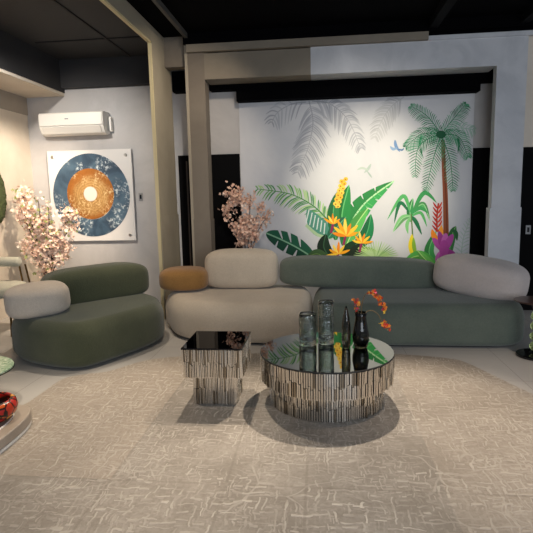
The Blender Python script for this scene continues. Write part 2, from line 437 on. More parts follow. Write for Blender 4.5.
# ------------------------------------------------------------------ rug
P2 = [(-2.17, 3.84), (-2.02, 3.97), (-1.85, 4.05), (-1.55, 4.40), (-.9, 4.55), (.1, 4.68), (.75, 4.62), (1.15, 4.52), (1.28, 4.40), (1.42, 4.05), (1.60, 3.62), (1.95, 2.9), (2.4, 1.9), (2.6, .6), (-2.6, .6), (-2.5, 2.2), (-2.22, 3.2), (-2.18, 3.5)]
bm = bmesh.new()
S = spline([(x, y, 0) for x, y in P2], 5)
b0 = [bm.verts.new((p.x, p.y, 0.0005)) for p in S]; t0 = [bm.verts.new((p.x, p.y, .009)) for p in S]
bm.faces.new(b0[::-1]); bm.faces.new(t0)
for k in range(len(S)): bm.faces.new((b0[k], b0[(k+1) % len(S)], t0[(k+1) % len(S)], t0[k]))
tag(obj('area_rug', bm, M['rug']), 'large taupe carved area rug with silvery strokes under the two mirrored tables', 'rug')
RZ = .009

# ------------------------------------------------------------------ sofas
def foot(outline, k, parent, z0=0):
    c = sum((Vector((x, y)) for x, y in outline), Vector((0, 0)))/len(outline)
    return obj('plinth', pebble([(c.x+(x-c.x)*k, c.y+(y-c.y)*k) for x, y in outline], z0, .05, .005, .005, crown=0), M['sofa_foot'], parent)
# left sofa
ol = [(-3.06, 4.56), (-2.78, 4.22), (-2.37, 4.05), (-2.09, 4.06), (-1.88, 4.36), (-1.69, 4.78), (-1.67, 5.06), (-1.80, 5.38), (-2.12, 5.62), (-2.55, 5.66), (-2.92, 5.40), (-3.10, 4.98)]
t = thing('sofa', 'dark moss green sofa module with a grey-beige cushion arm, at the left', 'sofa', (-2.3, 4.8, 0))
foot(ol, .84, t)
obj('seat_base', pebble(ol, .012, .43, .12, .09, .19, .012), M['green'], t, True)
obj('backrest', squircle(-2.44, 5.20, .595, .59, .20, .20, .56, .5, math.radians(50)), M['green'], t, True)
o = obj('cushion_arm', squircle(-2.73, 4.50, .565, .29, .28, .15, .6, .72, math.radians(35), math.radians(-3)), M['cream_arm'], t, True)
o['label'] = 'grey-beige cushion arm'
# cream module
oc = [(-1.72, 5.42), (-1.57, 5.14), (-1.30, 4.95), (-.85, 4.87), (-.42, 4.855), (-.22, 4.89), (-.115, 5.03), (-.092, 5.4), (-.10, 5.82), (-.20, 6.0), (-.45, 6.08), (-.8, 6.10), (-1.25, 6.06), (-1.62, 5.9), (-1.80, 5.62)]
t = thing('sofa', 'cream sofa module with a rounded cream backrest and caramel side cushion', 'sofa', (-.9, 5.4, 0))
foot(oc, .86, t)
obj('seat_base', pebble(oc, .012, .43, .12, .08, .19, .012), M['cream'], t, True)
obj('backrest', squircle(-.925, 5.80, .665, .435, .21, .225, .5, .62), M['cream'], t, True)
o = obj('side_cushion', squircle(-1.585, 5.66, .57, .29, .24, .13, .6, .75), M['brown'], t, True); o['label'] = 'caramel brown side cushion'
# right green module
og = [(-.075, 5.03), (-.01, 4.90), (.15, 4.85), (.45, 4.84), (1.0, 4.84), (1.62, 4.84), (1.88, 4.90), (2.01, 5.08), (2.04, 5.45), (2.0, 5.82), (1.80, 6.03), (1.2, 6.08), (.4, 6.08), (.12, 6.06), (-.04, 5.97), (-.083, 5.8), (-.086, 5.4)]
t = thing('sofa', 'long green sofa module with a green backrest and pale blush arm, at the right', 'sofa', (.95, 5.4, 0))
foot(og, .88, t)
obj('seat_base', pebble(og, .012, .43, .12, .07, .19, .012), M['green_cool_lit'], t, True)
obj('backrest', squircle(.43, 5.84, .605, .905, .21, .175, .45, .45, 0, .033), M['green_cool_lit'], t, True)
o = obj('cushion_arm', squircle(1.67, 5.42, .615, .47, .25, .205, .62, .62, math.radians(-40), math.radians(6)), M['pale'], t, True)
o['label'] = 'pale blush cushion arm'

# ------------------------------------------------------------------ mirrored tables
def slat_ring(bm, path, z0, z1, nrow, depth=.012):
    """upright mirror slats of random height round a closed path of (point, outward normal, width)"""
    for p, nrm, wd in path:
        cuts = [z0]
        for k in range(1, nrow):
            cuts.append(z0+(z1-z0)*k/nrow+random.uniform(-.022, .022))
        cuts.append(z1)
        for a, b in zip(cuts, cuts[1:]):
            off = random.choice((0, .004, .008)); ang = random.uniform(-.13, .13); tl = random.uniform(-.04, .04)
            tv = Vector((-nrm.y, nrm.x, 0)); n2 = (nrm*math.cos(ang)+tv*math.sin(ang)); t2 = Vector((-n2.y, n2.x, 0))
            c = p+nrm*off; h = wd*.35
            vs = []
            for s in (-1, 1):
                for dd in (-depth, depth*.5):
                    for z in (a+.001, b-.001):
                        q = c+t2*(s*h)+n2*(dd+tl*(z-(a+b)/2)); vs.append(bm.verts.new((q.x, q.y, z)))
            mi = 1 if random.random() < .16 else 0
            for qd in ((0, 1, 3, 2), (4, 6, 7, 5), (0, 4, 5, 1), (2, 3, 7, 6), (0, 2, 6, 4), (1, 5, 7, 3)):
                bm.faces.new([vs[i] for i in qd]).material_index = mi
def circ_path(cx, cy, r, n):
    return [(Vector((cx+r*math.cos(2*PI*k/n), cy+r*math.sin(2*PI*k/n), 0)), Vector((math.cos(2*PI*k/n), math.sin(2*PI*k/n), 0)), 2*PI*r/n) for k in range(n)]
def rect_path(x0, x1, y0, y1, n):
    out = []
    for a, b, nr in (((x0, y0), (x1, y0), (0, -1)), ((x1, y0), (x1, y1), (1, 0)), ((x1, y1), (x0, y1), (0, 1)), ((x0, y1), (x0, y0), (-1, 0))):
        a = Vector((*a, 0)); b = Vector((*b, 0))
        for k in range(n): out.append((a+(b-a)*((k+.5)/n), Vector((*nr, 0)), (b-a).length/n))
    return out
SM = [M['slat_a'], M['slat_b'], M['slat_core']]
tx, ty = .04, 3.56
t = thing('coffee_table', 'round two-tier coffee table clad in mirrored slats with smoked mirror top', 'table', (tx, ty, RZ))
bm = bmesh.new(); lathe(bm, tx, ty, [(.40, RZ), (.40, .20)], 64, mi=2); slat_ring(bm, circ_path(tx, ty, .405, 156), RZ+.001, .20, 2)
obj('base_drum', bm, SM, t)
bm = bmesh.new(); lathe(bm, tx, ty, [(.465, .19), (.465, .368)], 64, mi=2); slat_ring(bm, circ_path(tx, ty, .470, 180), .185, .368, 2)
obj('upper_drum', bm, SM, t)
bm = bmesh.new(); lathe(bm, tx, ty, [(.480, .368), (.484, .370), (.484, .376), (.480, .380)], 96)
bm.normal_update()
for f in bm.faces:
    if abs(f.normal.z) < .9: f.material_index = 1
obj('table_top', bm, [M['mirror_top'], mat('top_rim', '#1a1a19', .5)], t)
TT = .380
sx0, sx1, sy0, sy1 = -.985, -.545, 3.33, 3.79
t = thing('side_table', 'square two-tier side table clad in mirrored slats with black glass top', 'table', (-.765, 3.56, RZ))
ins = .065
bm = bmesh.new(); box(bm, sx0+ins+.01, sx1-ins-.01, sy0+ins+.01, sy1-ins-.01, RZ, .25, mi=2)
slat_ring(bm, rect_path(sx0+ins+.008, sx1-ins-.008, sy0+ins+.008, sy1-ins-.008, 26), RZ+.001, .24, 2)
obj('base_block', bm, SM, t)
bm = bmesh.new(); box(bm, sx0+.016, sx1-.016, sy0+.016, sy1-.016, .235, .438, mi=2)
slat_ring(bm, rect_path(sx0+.014, sx1-.014, sy0+.014, sy1-.014, 36), .23, .438, 2)
obj('upper_block', bm, SM, t)
obj('table_top', B(sx0, sx1, sy0, sy1, .438, .45, bev=.003), M['mirror_dark'], t)

# ------------------------------------------------------------------ vases and flowers
def glass_vase(cx, cy, r, h, seed):
    bm = bmesh.new()
    def wob(a, z):
        sq = 1/max(abs(math.cos(a)), abs(math.sin(a)))
        return (1+.55*(min(sq, 1.22)-1))*(1+.05*noise.noise(Vector((math.cos(a)*2+seed, math.sin(a)*2, z*22))))
    z0 = TT+.0005; nn = 14
    prof = [(r*.86, z0), (r*.97, z0+.006)]+[(r, z0+.006+(h-.012)*k/nn) for k in range(1, nn)]+[(r*.98, z0+h-.004), (r*.93, z0+h), (r*.86, z0+h-.004)]
    prof += [(r*.82, z0+.045+(h-.055)*(nn-k)/nn) for k in range(nn+1)]+[(r*.55, z0+.036)]
    lathe(bm, cx, cy, prof, 40, True, wob=wob)
    return bm
tag(obj('glass_vase', glass_vase(-.098, 3.69, .066, .24, 1), M['glass'], None, True), 'shorter clear rippled glass vase, left on the round mirrored table', 'vase')
tag(obj('glass_vase', glass_vase(.040, 3.73, .060, .325, 5), M['glass'], None, True), 'taller clear rippled glass vase on the round mirrored table', 'vase')
bm = bmesh.new()
z0 = TT+.0005
lathe(bm, .185, 3.60, [(.024, z0), (.028, z0+.01), (.033, z0+.06), (.034, z0+.12), (.031, z0+.18), (.024, z0+.235), (.015, z0+.28), (.007, z0+.31), (.002, z0+.318)], 24)
tag(obj('decanter_bottle', bm, M['glass_smoke'], None, True), 'slim pointed dark glass bottle on the round mirrored table', 'bottle')
bm = bmesh.new()
vx, vy = .292, 3.62
lathe(bm, vx, vy, [(.040, z0), (.050, z0+.012), (.060, z0+.06), (.061, z0+.10), (.052, z0+.15), (.043, z0+.20), (.040, z0+.235), (.046, z0+.265), (.043, z0+.266), (.036, z0+.235), (.038, z0+.20), (.047, z0+.15), (.055, z0+.10), (.054, z0+.06), (.03, z0+.02)], 32)
tag(obj('flower_vase', bm, M['glass_smoke'], None, True), 'dark smoked glass vase holding red and orange flower sprays', 'vase')
def bloom(bm, p, r, mi, k=5):
    d = Vector((random.uniform(-1, 1), random.uniform(-1, 1), random.uniform(-.4, 1))).normalized()
    u = d.orthogonal().normalized(); v = d.cross(u); c = bm.verts.new(p)
    for i in range(k):
        a = 2*PI*i/k+random.random()*.3; b_ = a+2*PI/k*.42; a2 = a-2*PI/k*.42
        l = [bm.verts.new(p+(u*math.cos(x)+v*math.sin(x))*r*q+d*r*e) for x, q, e in ((a2, .7, .18), (a, 1.0, .42), (b_, .7, .18))]
        f = bm.faces.new((c, l[0], l[1], l[2])); f.material_index = mi; f.smooth = True
sprays = [('arching spray of red and orange blooms curving right over the vase', [(.292, 3.62, z0+.04), (.296, 3.62, z0+.22), (.30, 3.61, z0+.33), (.325, 3.60, z0+.405), (.375, 3.59, z0+.415), (.425, 3.58, z0+.37), (.452, 3.575, z0+.315), (.458, 3.57, z0+.285)], 4, 54),
          ('low drooping spray of red blooms hanging beside the vase', [(.296, 3.61, z0+.04), (.312, 3.60, z0+.24), (.355, 3.57, z0+.29), (.405, 3.55, z0+.27), (.435, 3.545, z0+.215), (.475, 3.54, z0+.165)], 12, 20),
          ('short upright orange spray leaning left in the dark vase', [(.288, 3.62, z0+.04), (.278, 3.62, z0+.22), (.265, 3.615, z0+.32), (.25, 3.61, z0+.36)], 3, 22)]
for lab, pts, start, nb in sprays:
    S = spline(pts, 5, False)
    t = thing('flower_spray', lab, 'flowers', pts[0], 'sprays in the dark vase')
    bm = bmesh.new(); tube(bm, S, .0032, 5); obj('stem', bm, M['twig'], t)
    bm = bmesh.new(); lo = int(len(S)*.48) if start != 12 else int(len(S)*.78)
    for k in range(nb):
        p = S[random.randint(lo, len(S)-1)]
        p = p+Vector((random.gauss(0, .011), random.gauss(0, .011), random.gauss(0, .010)))
        bloom(bm, p, random.uniform(.010, .017), random.choice((0, 0, 1, 1, 1, 2, 3)))
    obj('blooms', bm, [M['red'], M['orange'], M['yellow'], M['pink']], t)

# ------------------------------------------------------------------ blossom trees
def blossom_tree(name, label, base, zpot, tips, mats, nb, rb, trunk_r, spread, xr, groupcat='plant'):
    t = thing(name, label, groupcat, base)
    b = Vector(base)
    bm = bmesh.new()
    lathe(bm, b.x, b.y, [(.09, b.z), (.12, b.z+.02), (.13, b.z+zpot*.5), (.10, b.z+zpot), (.085, b.z+zpot), (.085, b.z+zpot-.04)], 28)
    obj('pot', bm, M['ceramic'], t, True)
    bm = bmesh.new(); pts = []
    for tip, via in tips:
        S = spline([b+Vector((0, 0, zpot-.06)), b+Vector(via), b+Vector(tip)], 8, False)
        tube(bm, S, [trunk_r*(1-.8*i/len(S)) for i in range(len(S))], 6)
        pts.append(S[int(len(S)*.40):])
        for k in range(3):
            p = S[random.randint(7, len(S)-3)]; q = p+Vector((random.uniform(-1, 1)*spread*1.0, random.uniform(-.6, .6)*spread, random.uniform(.2, 1)*spread*1.3))
            br = spline([p, (p+q)/2+Vector((0, 0, .02)), q], 4, False); tube(bm, br, [trunk_r*.35]*len(br), 5); pts.append(br[2:])
    obj('branches', bm, M['bark'], t, True)
    bm = bmesh.new()
    made = 0
    while made < nb:
        s = random.choice(pts); p = random.choice(s)
        p = p+Vector((random.gauss(0, spread*.36), random.gauss(0, spread*.30), random.gauss(0, spread*.33)))
        if not (xr[0] < p.x < xr[1] and abs(p.y-b.y) < .30): continue
        made += 1
        bloom(bm, p, random.uniform(.7, 1.25)*rb, random.choices(range(len(mats)), [5, 4, 1][:len(mats)])[0])
    o = obj('blossoms', bm, mats, t, recalc=False)
    return t
blossom_tree('blossom_tree', 'pale pink blossom tree in front of the disc artwork, behind the green sofa', (-3.50, 6.05, 0), .35,
    [((-.26, .0, 1.60), (-.10, 0, .95)), ((-.02, -.05, 1.52), (-.02, 0, .9)), ((.40, .02, 1.36), (.12, 0, .95)), ((-.26, .1, 1.26), (-.06, 0, .8)), ((.14, -.1, 1.42), (.05, 0, .85)), ((.36, .06, 1.20), (.10, 0, .8)), ((.24, .06, .90), (.08, 0, .62)), ((-.12, -.08, .85), (-.04, 0, .55)), ((-.30, .0, 1.42), (-.12, 0, .9)), ((.10, .05, 1.15), (.02, 0, .75))],
    [M['petal'], M['petal2'], M['bud_green']], 2800, .024, .015, .15, (-3.93, -3.06))
blossom_tree('dried_flower_arrangement', 'dusty pink dried flower arrangement behind the cream sofa, before the black doorway', (-.98, 6.52, 0), .45,
    [((-.24, .0, 1.60), (-.08, 0, 1.1)), ((-.10, .03, 1.64), (-.02, 0, 1.1)), ((-.28, -.02, 1.30), (-.10, 0, .95)), ((.08, .02, 1.52), (.05, 0, 1.05)), ((.34, .0, 1.30), (.14, 0, .98)), ((.20, -.03, 1.38), (.10, 0, 1.0)), ((-.14, .02, 1.15), (-.05, 0, .9))],
    [M['petal3'], M['petal4'], M['petal2']], 1300, .023, .009, .095, (-1.36, -.56))

# ------------------------------------------------------------------ wall things at the left
a = at(38, 113, WY); b = at(112, 138, WY)
x0, x1, z1, z0_ = -3.81, -2.90, 2.69, 2.385
t = thing('air_conditioner', 'white wall mounted split air conditioner above the disc artwork', 'air conditioner', ((x0+x1)/2, WY, z0_))
bm = bmesh.new()
prof = [(0, z0_+.03), (-.10, z0_), (-.17, z0_+.03), (-.215, z0_+.10), (-.225, z0_+.16), (-.225, z1-.03), (-.20, z1-.005), (-.17, z1), (0, z1)]
vs = [[bm.verts.new((x, WY+y, z)) for y, z in prof] for x in (x0, x1)]
for k in range(len(prof)): bm.faces.new((vs[0][k], vs[0][(k+1) % len(prof)], vs[1][(k+1) % len(prof)], vs[1][k]))
bm.faces.new(vs[0]); bm.faces.new(vs[1][::-1])
obj('housing', bm, M['white'], t)
obj('front_panel', B(x0+.01, x1-.01, WY-.237, WY-.226, z0_+.125, z1-.02, bev=.004), M['white'], t)
bm = bmesh.new()
q = [(-.226, z0_+.11), (-.180, z0_+.028), (-.188, z0_+.022), (-.236, z0_+.106)]
vs = [[bm.verts.new((x, WY+y, z)) for y, z in q] for x in (x0+.04, x1-.04)]
for k in range(4): bm.faces.new((vs[0][k], vs[0][(k+1) % 4], vs[1][(k+1) % 4], vs[1][k]))
bm.faces.new(vs[0]); bm.faces.new(vs[1][::-1])
obj('louver_flap', bm, M['white2'], t)
obj('badge', B(-3.43, -3.38, WY-.240, WY-.2372, z0_+.205, z0_+.218), M['grey_mark'], t)
obj('pipe_cover', B(x1+.003, x1+.05, WY-.07, WY-.002, z0_+.05, z1-.06, bev=.006), M['white'], t)

def disc_art_mats():
    blue = mat('art_blue', '#3f5f78', .4); nt = blue.node_tree; b = nt.nodes['Principled BSDF']; L = nt.links.new
    tc = nt.nodes.new('ShaderNodeTexCoord')
    n = N(nt, 'ShaderNodeTexNoise', Scale=3, Detail=5, Distortion=1.0); n2 = N(nt, 'ShaderNodeTexNoise', Scale=22, Detail=4, Roughness=.75); n3 = N(nt, 'ShaderNodeTexNoise', Scale=2.4, Detail=2)
    for k in (n, n2, n3): L(tc.outputs['Object'], k.inputs['Vector'])
    c = mixc(nt, ramp(nt, n.outputs['Fac'], .3, .7), '#2c4053', '#4c6578')
    c = mixc(nt, math_node(nt, 'MULTIPLY', ramp(nt, n2.outputs['Fac'], .50, .62), ramp(nt, n3.outputs['Fac'], .48, .58)), c, '#c9d3d6')
    L(c, b.inputs['Base Color'])
    gold = mat('art_gold', '#b9803e', .35, .35); nt = gold.node_tree; b = nt.nodes['Principled BSDF']; L = nt.links.new
    tc = nt.nodes.new('ShaderNodeTexCoord'); sp = nt.nodes.new('ShaderNodeSeparateXYZ'); L(tc.outputs['Object'], sp.inputs[0])
    r = math_node(nt, 'SQRT', math_node(nt, 'ADD', math_node(nt, 'POWER', sp.outputs['X'], 2.0), math_node(nt, 'POWER', sp.outputs['Z'], 2.0)))
    n = N(nt, 'ShaderNodeTexNoise', Scale=5, Detail=5); L(tc.outputs['Object'], n.inputs['Vector'])
    wv = math_node(nt, 'SINE', math_node(nt, 'ADD', math_node(nt, 'MULTIPLY', r, 190.0), math_node(nt, 'MULTIPLY', n.outputs['Fac'], 16.0)))
    rings_ = mixc(nt, ramp(nt, wv, -1, 1), '#b98e55', '#caa268')
    c = mixc(nt, ramp(nt, math_node(nt, 'ADD', r, math_node(nt, 'MULTIPLY', n.outputs['Fac'], .12)), .26, .38), rings_, '#a8692e')
    n4 = N(nt, 'ShaderNodeTexNoise', Scale=30, Detail=4, Roughness=.8); n5 = N(nt, 'ShaderNodeTexNoise', Scale=4, Detail=2)
    for k in (n4, n5): L(tc.outputs['Object'], k.inputs['Vector'])
    c = mixc(nt, math_node(nt, 'MULTIPLY', ramp(nt, n4.outputs['Fac'], .50, .60), ramp(nt, n5.outputs['Fac'], .46, .60)), c, '#e6cf9c')
    c = mixc(nt, math_node(nt, 'MULTIPLY', ramp(nt, n4.outputs['Fac'], .50, .38), .5), c, '#8a5a28')
    L(c, b.inputs['Base Color'])
    return blue, gold
ax, az = -3.215, 1.555
t = thing('framed_artwork', 'square white artwork with a blue and gold disc on the grey wall', 'artwork', (ax, WY-.05, az))
obj('panel', B(ax-.615, ax+.615, WY-.05, WY-.02, az-.635, az+.64, bev=.004), mat('art_white', '#dedbd7', .25), t)
obj('backing', B(ax-.55, ax+.55, WY-.02, WY-.002, az-.57, az+.57), M['grey_mark'], t)
blue, gold = disc_art_mats()
def disc(name, r0, r1, y, mt, dz=0, dx=0):
    bm = bmesh.new(); n = 72; prof = [(r0, y), (r0, y-.004), (r1, y-.004), (r1, y)] if r0 else None
    rings = []
    for rr, yy in ((r1, y), (r1, y-.004), (max(r0, .001), y-.004)):
        rings.append([bm.verts.new((ax+dx+rr*math.cos(2*PI*k/n), yy, az+dz+rr*1.03*math.sin(2*PI*k/n))) for k in range(n)])
    for a_, b_ in zip(rings, rings[1:]):
        for k in range(n): bm.faces.new((a_[k], a_[(k+1) % n], b_[(k+1) % n], b_[k]))
    return obj(name, bm, mt, t)
disc('blue_ring', .33, .565, WY-.0505, blue, .01)
disc('gold_ring', .10, .345, WY-.0525, gold, .03, -.01)
disc('white_centre', 0, .098, WY-.0545, mat('art_centre', '#cfc9c0', .5), .03, -.01)
for sx_ in (-1, 1):
    for sz in (-1, 1):
        bm = bmesh.new()
        n = 16; rr = [[bm.verts.new((ax+sx_*.535+r_*math.cos(2*PI*k/n), y_, az+sz*.555+r_*math.sin(2*PI*k/n))) for k in range(n)] for r_, y_ in ((.022, WY-.05), (.022, WY-.058), (.016, WY-.062))]
        for a_, b_ in zip(rr, rr[1:]):
            for k in range(n): bm.faces.new((a_[k], a_[(k+1) % n], b_[(k+1) % n], b_[k]))
        bm.faces.new(rr[-1])
        obj('standoff_bolt', bm, M['steel'], t)
def switch(x, y, z, label):
    t = thing('light_switch', label, 'switch', (x, y, z))
    obj('plate', B(x-.03, x+.03, y-.010, y-.0005, z-.055, z+.055, bev=.003), M['grey_mark'], t)
    obj('rocker', B(x-.014, x+.014, y-.015, y-.010, z-.03, z+.03, bev=.002), M['black_base'], t)
switch(-2.51, WY, 1.53, 'small grey switch on the wall right of the disc artwork')
switch(2.56, 6.50, 1.02, 'small grey switch on the black doorway at the right edge')
# moss wall disc on the left wall
bm = bmesh.new()
bmesh.ops.create_icosphere(bm, subdivisions=5, radius=1)
for v in bm.verts:
    p = v.co; k = 1+.10*noise.noise(p*9)+.05*noise.noise(p*23)
    v.co = Vector((WX+.045+.045*p.x*k, 5.93+.23*p.y*k, 1.58+.36*p.z*k))
tag(obj('moss_disc', bm, M['moss'], None, True), 'dark green moss wall disc cut off by the left picture edge', 'wall decor')
# pale armchair at the left edge
t = thing('armchair', 'pale sage armchair with a bolster back on thin rods, at the far left edge', 'armchair', (-3.72, 5.35, 0))
bm = bmesh.new(); n = 28
prof = [(-4.06, .045), (-4.05, .058), (-3.53, .058), (-3.515, .045)]
rr = [[bm.verts.new((x, 5.50+r_*math.cos(2*PI*k/n), .80+r_*math.sin(2*PI*k/n))) for k in range(n)] for x, r_ in prof]
for a_, b_ in zip(rr, rr[1:]):
    for k in range(n): bm.faces.new((a_[k], a_[(k+1) % n], b_[(k+1) % n], b_[k]))
bm.faces.new(rr[0]); bm.faces.new(rr[-1])
obj('bolster', bm, M['sage'], t, True)
obj('seat', squircle(-3.75, 5.33, .50, .30, .30, .075, .5, .5), M['sage'], t, True)
for x in (-3.95, -3.53, -3.44):
    bm = bmesh.new(); tube(bm, [(x+(.0 if x < -3.5 else -.015), 5.50, .77), (x, 5.56, .45), (x, 5.60, .0)], .011, 8); obj('rear_post', bm, M['brass'], t)
for x in (-3.95, -3.45):
    bm = bmesh.new(); tube(bm, [(x, 5.15, .44), (x, 5.12, 0)], .012, 8); obj('leg', bm, M['brass'], t)
# low stone platform, glass table, bowl
t = thing('low_platform', 'low taupe rounded platform table with a white edge, left foreground', 'table', (-2.3, 2.5, 0))
pl = [(-1.91, 2.4), (-1.905, 2.8), (-1.955, 3.03), (-2.07, 3.12), (-2.22, 3.06), (-2.38, 2.9), (-2.52, 2.7), (-2.68, 2.3), (-2.65, 1.85), (-2.3, 1.8), (-2.0, 1.86), (-1.945, 2.05)]
obj('white_base', pebble([(x*.99-.02, y*.99+.025) for x, y in pl], RZ+.0005, .03, .005, .005, crown=0), M['white_stone'], t)
obj('top_slab', pebble(pl, .03, .10, .01, .012, crown=0), M['taupe_top'], t, False)
bm = bmesh.new()
S = spline([(-2.07+(x+2.07)*.80, 2.5+(y-2.5)*.84, 0) for x, y in pl], 8)
tube(bm, [(p.x-.05, p.y, .1) for p in S]+[(S[0].x-.05, S[0].y, .1)], .007, 6); obj('inlay_line', bm, M['white_stone'], t)
t = thing('glass_table', 'round pale green glass side table on a white drum at the left edge', 'table', (-2.56, 3.24, 0))
bm = bmesh.new(); lathe(bm, -2.56, 3.24, [(.15, 0.0), (.16, .01), (.16, .27), (.15, .28)], 40); obj('drum', bm, M['white_stone'], t)
gm = mat('green_marble', '#8fa68a', .12); nt = gm.node_tree
tc = nt.nodes.new('ShaderNodeTexCoord'); n_ = N(nt, 'ShaderNodeTexNoise', Scale=26, Detail=5, Roughness=.7, Distortion=1.2); nt.links.new(tc.outputs['Object'], n_.inputs['Vector'])
nt.links.new(mixc(nt, ramp(nt, n_.outputs['Fac'], .4, .65), '#6f8d70', '#b7c7b0'), nt.nodes['Principled BSDF'].inputs['Base Color'])
bm = bmesh.new(); lathe(bm, -2.56, 3.24, [(.30, .28), (.31, .284), (.31, .300), (.305, .305)], 64); obj('glass_top', bm, gm, t)
bm = bmesh.new(); lathe(bm, -2.56, 3.24, [(.311, .282), (.314, .283), (.314, .290), (.311, .291)], 64, False); obj('rim', bm, M['black_base'], t)
bw = mat('painted_bowl', '#c04a20', .3); nt = bw.node_tree; L = nt.links.new
tc = nt.nodes.new('ShaderNodeTexCoord'); v1 = N(nt, 'ShaderNodeTexVoronoi', Scale=17); v1.feature = 'DISTANCE_TO_EDGE'; v2 = N(nt, 'ShaderNodeTexVoronoi', Scale=17)
for k in (v1, v2): L(tc.outputs['Object'], k.inputs['Vector'])
sp = nt.nodes.new('ShaderNodeSeparateColor'); L(v2.outputs['Color'], sp.inputs[0])
c = mixc(nt, ramp(nt, sp.outputs[0], .35, .45), '#c9571f', '#b4231c'); c = mixc(nt, ramp(nt, sp.outputs[1], .62, .70), c, '#e0963a'); c = mixc(nt, ramp(nt, sp.outputs[2], .84, .88), c, '#39406a')
c = mixc(nt, math_node(nt, 'SUBTRACT', 1.0, ramp(nt, v1.outputs['Distance'], .05, .12)), c, '#1a0c0a')
L(c, nt.nodes['Principled BSDF'].inputs['Base Color'])
bm = bmesh.new(); bz = .1008
lathe(bm, -2.12, 2.87, [(.07, bz), (.11, bz+.012), (.145, bz+.05), (.155, bz+.085), (.147, bz+.12), (.125, bz+.14), (.112, bz+.135), (.135, bz+.11), (.14, bz+.08), (.13, bz+.05), (.09, bz+.02)], 48)
tag(obj('painted_bowl', bm, bw, None, True), 'glossy red and orange bowl with dark web pattern on the low platform', 'bowl')

# ------------------------------------------------------------------ pedestal table at the right edge
px, py = 1.945, 4.64
t = thing('pedestal_table', 'small pedestal table of stacked olive glass balls at the right edge', 'table', (px, py, 0))
bm = bmesh.new(); lathe(bm, px, py, [(.155, 0), (.16, .005), (.16, .02), (.15, .028), (.05, .034), (.03, .05)], 48); obj('base', bm, M['black_base'], t, False)
for k in range(4):
    bm = bmesh.new(); bmesh.ops.create_uvsphere(bm, u_segments=32, v_segments=20, radius=.052)
    for v in bm.verts: v.co.z *= .9
    bmesh.ops.translate(bm, verts=bm.verts, vec=(px, py, .093+.094*k)); obj('glass_ball', bm, M['glass_green'], t, True)
bm = bmesh.new(); lathe(bm, px, py, [(.03, .422), (.04, .44), (.05, .475), (.10, .498), (.195, .510), (.20, .516), (.195, .522)], 48); obj('table_top', bm, M['dark_wood'], t, False)

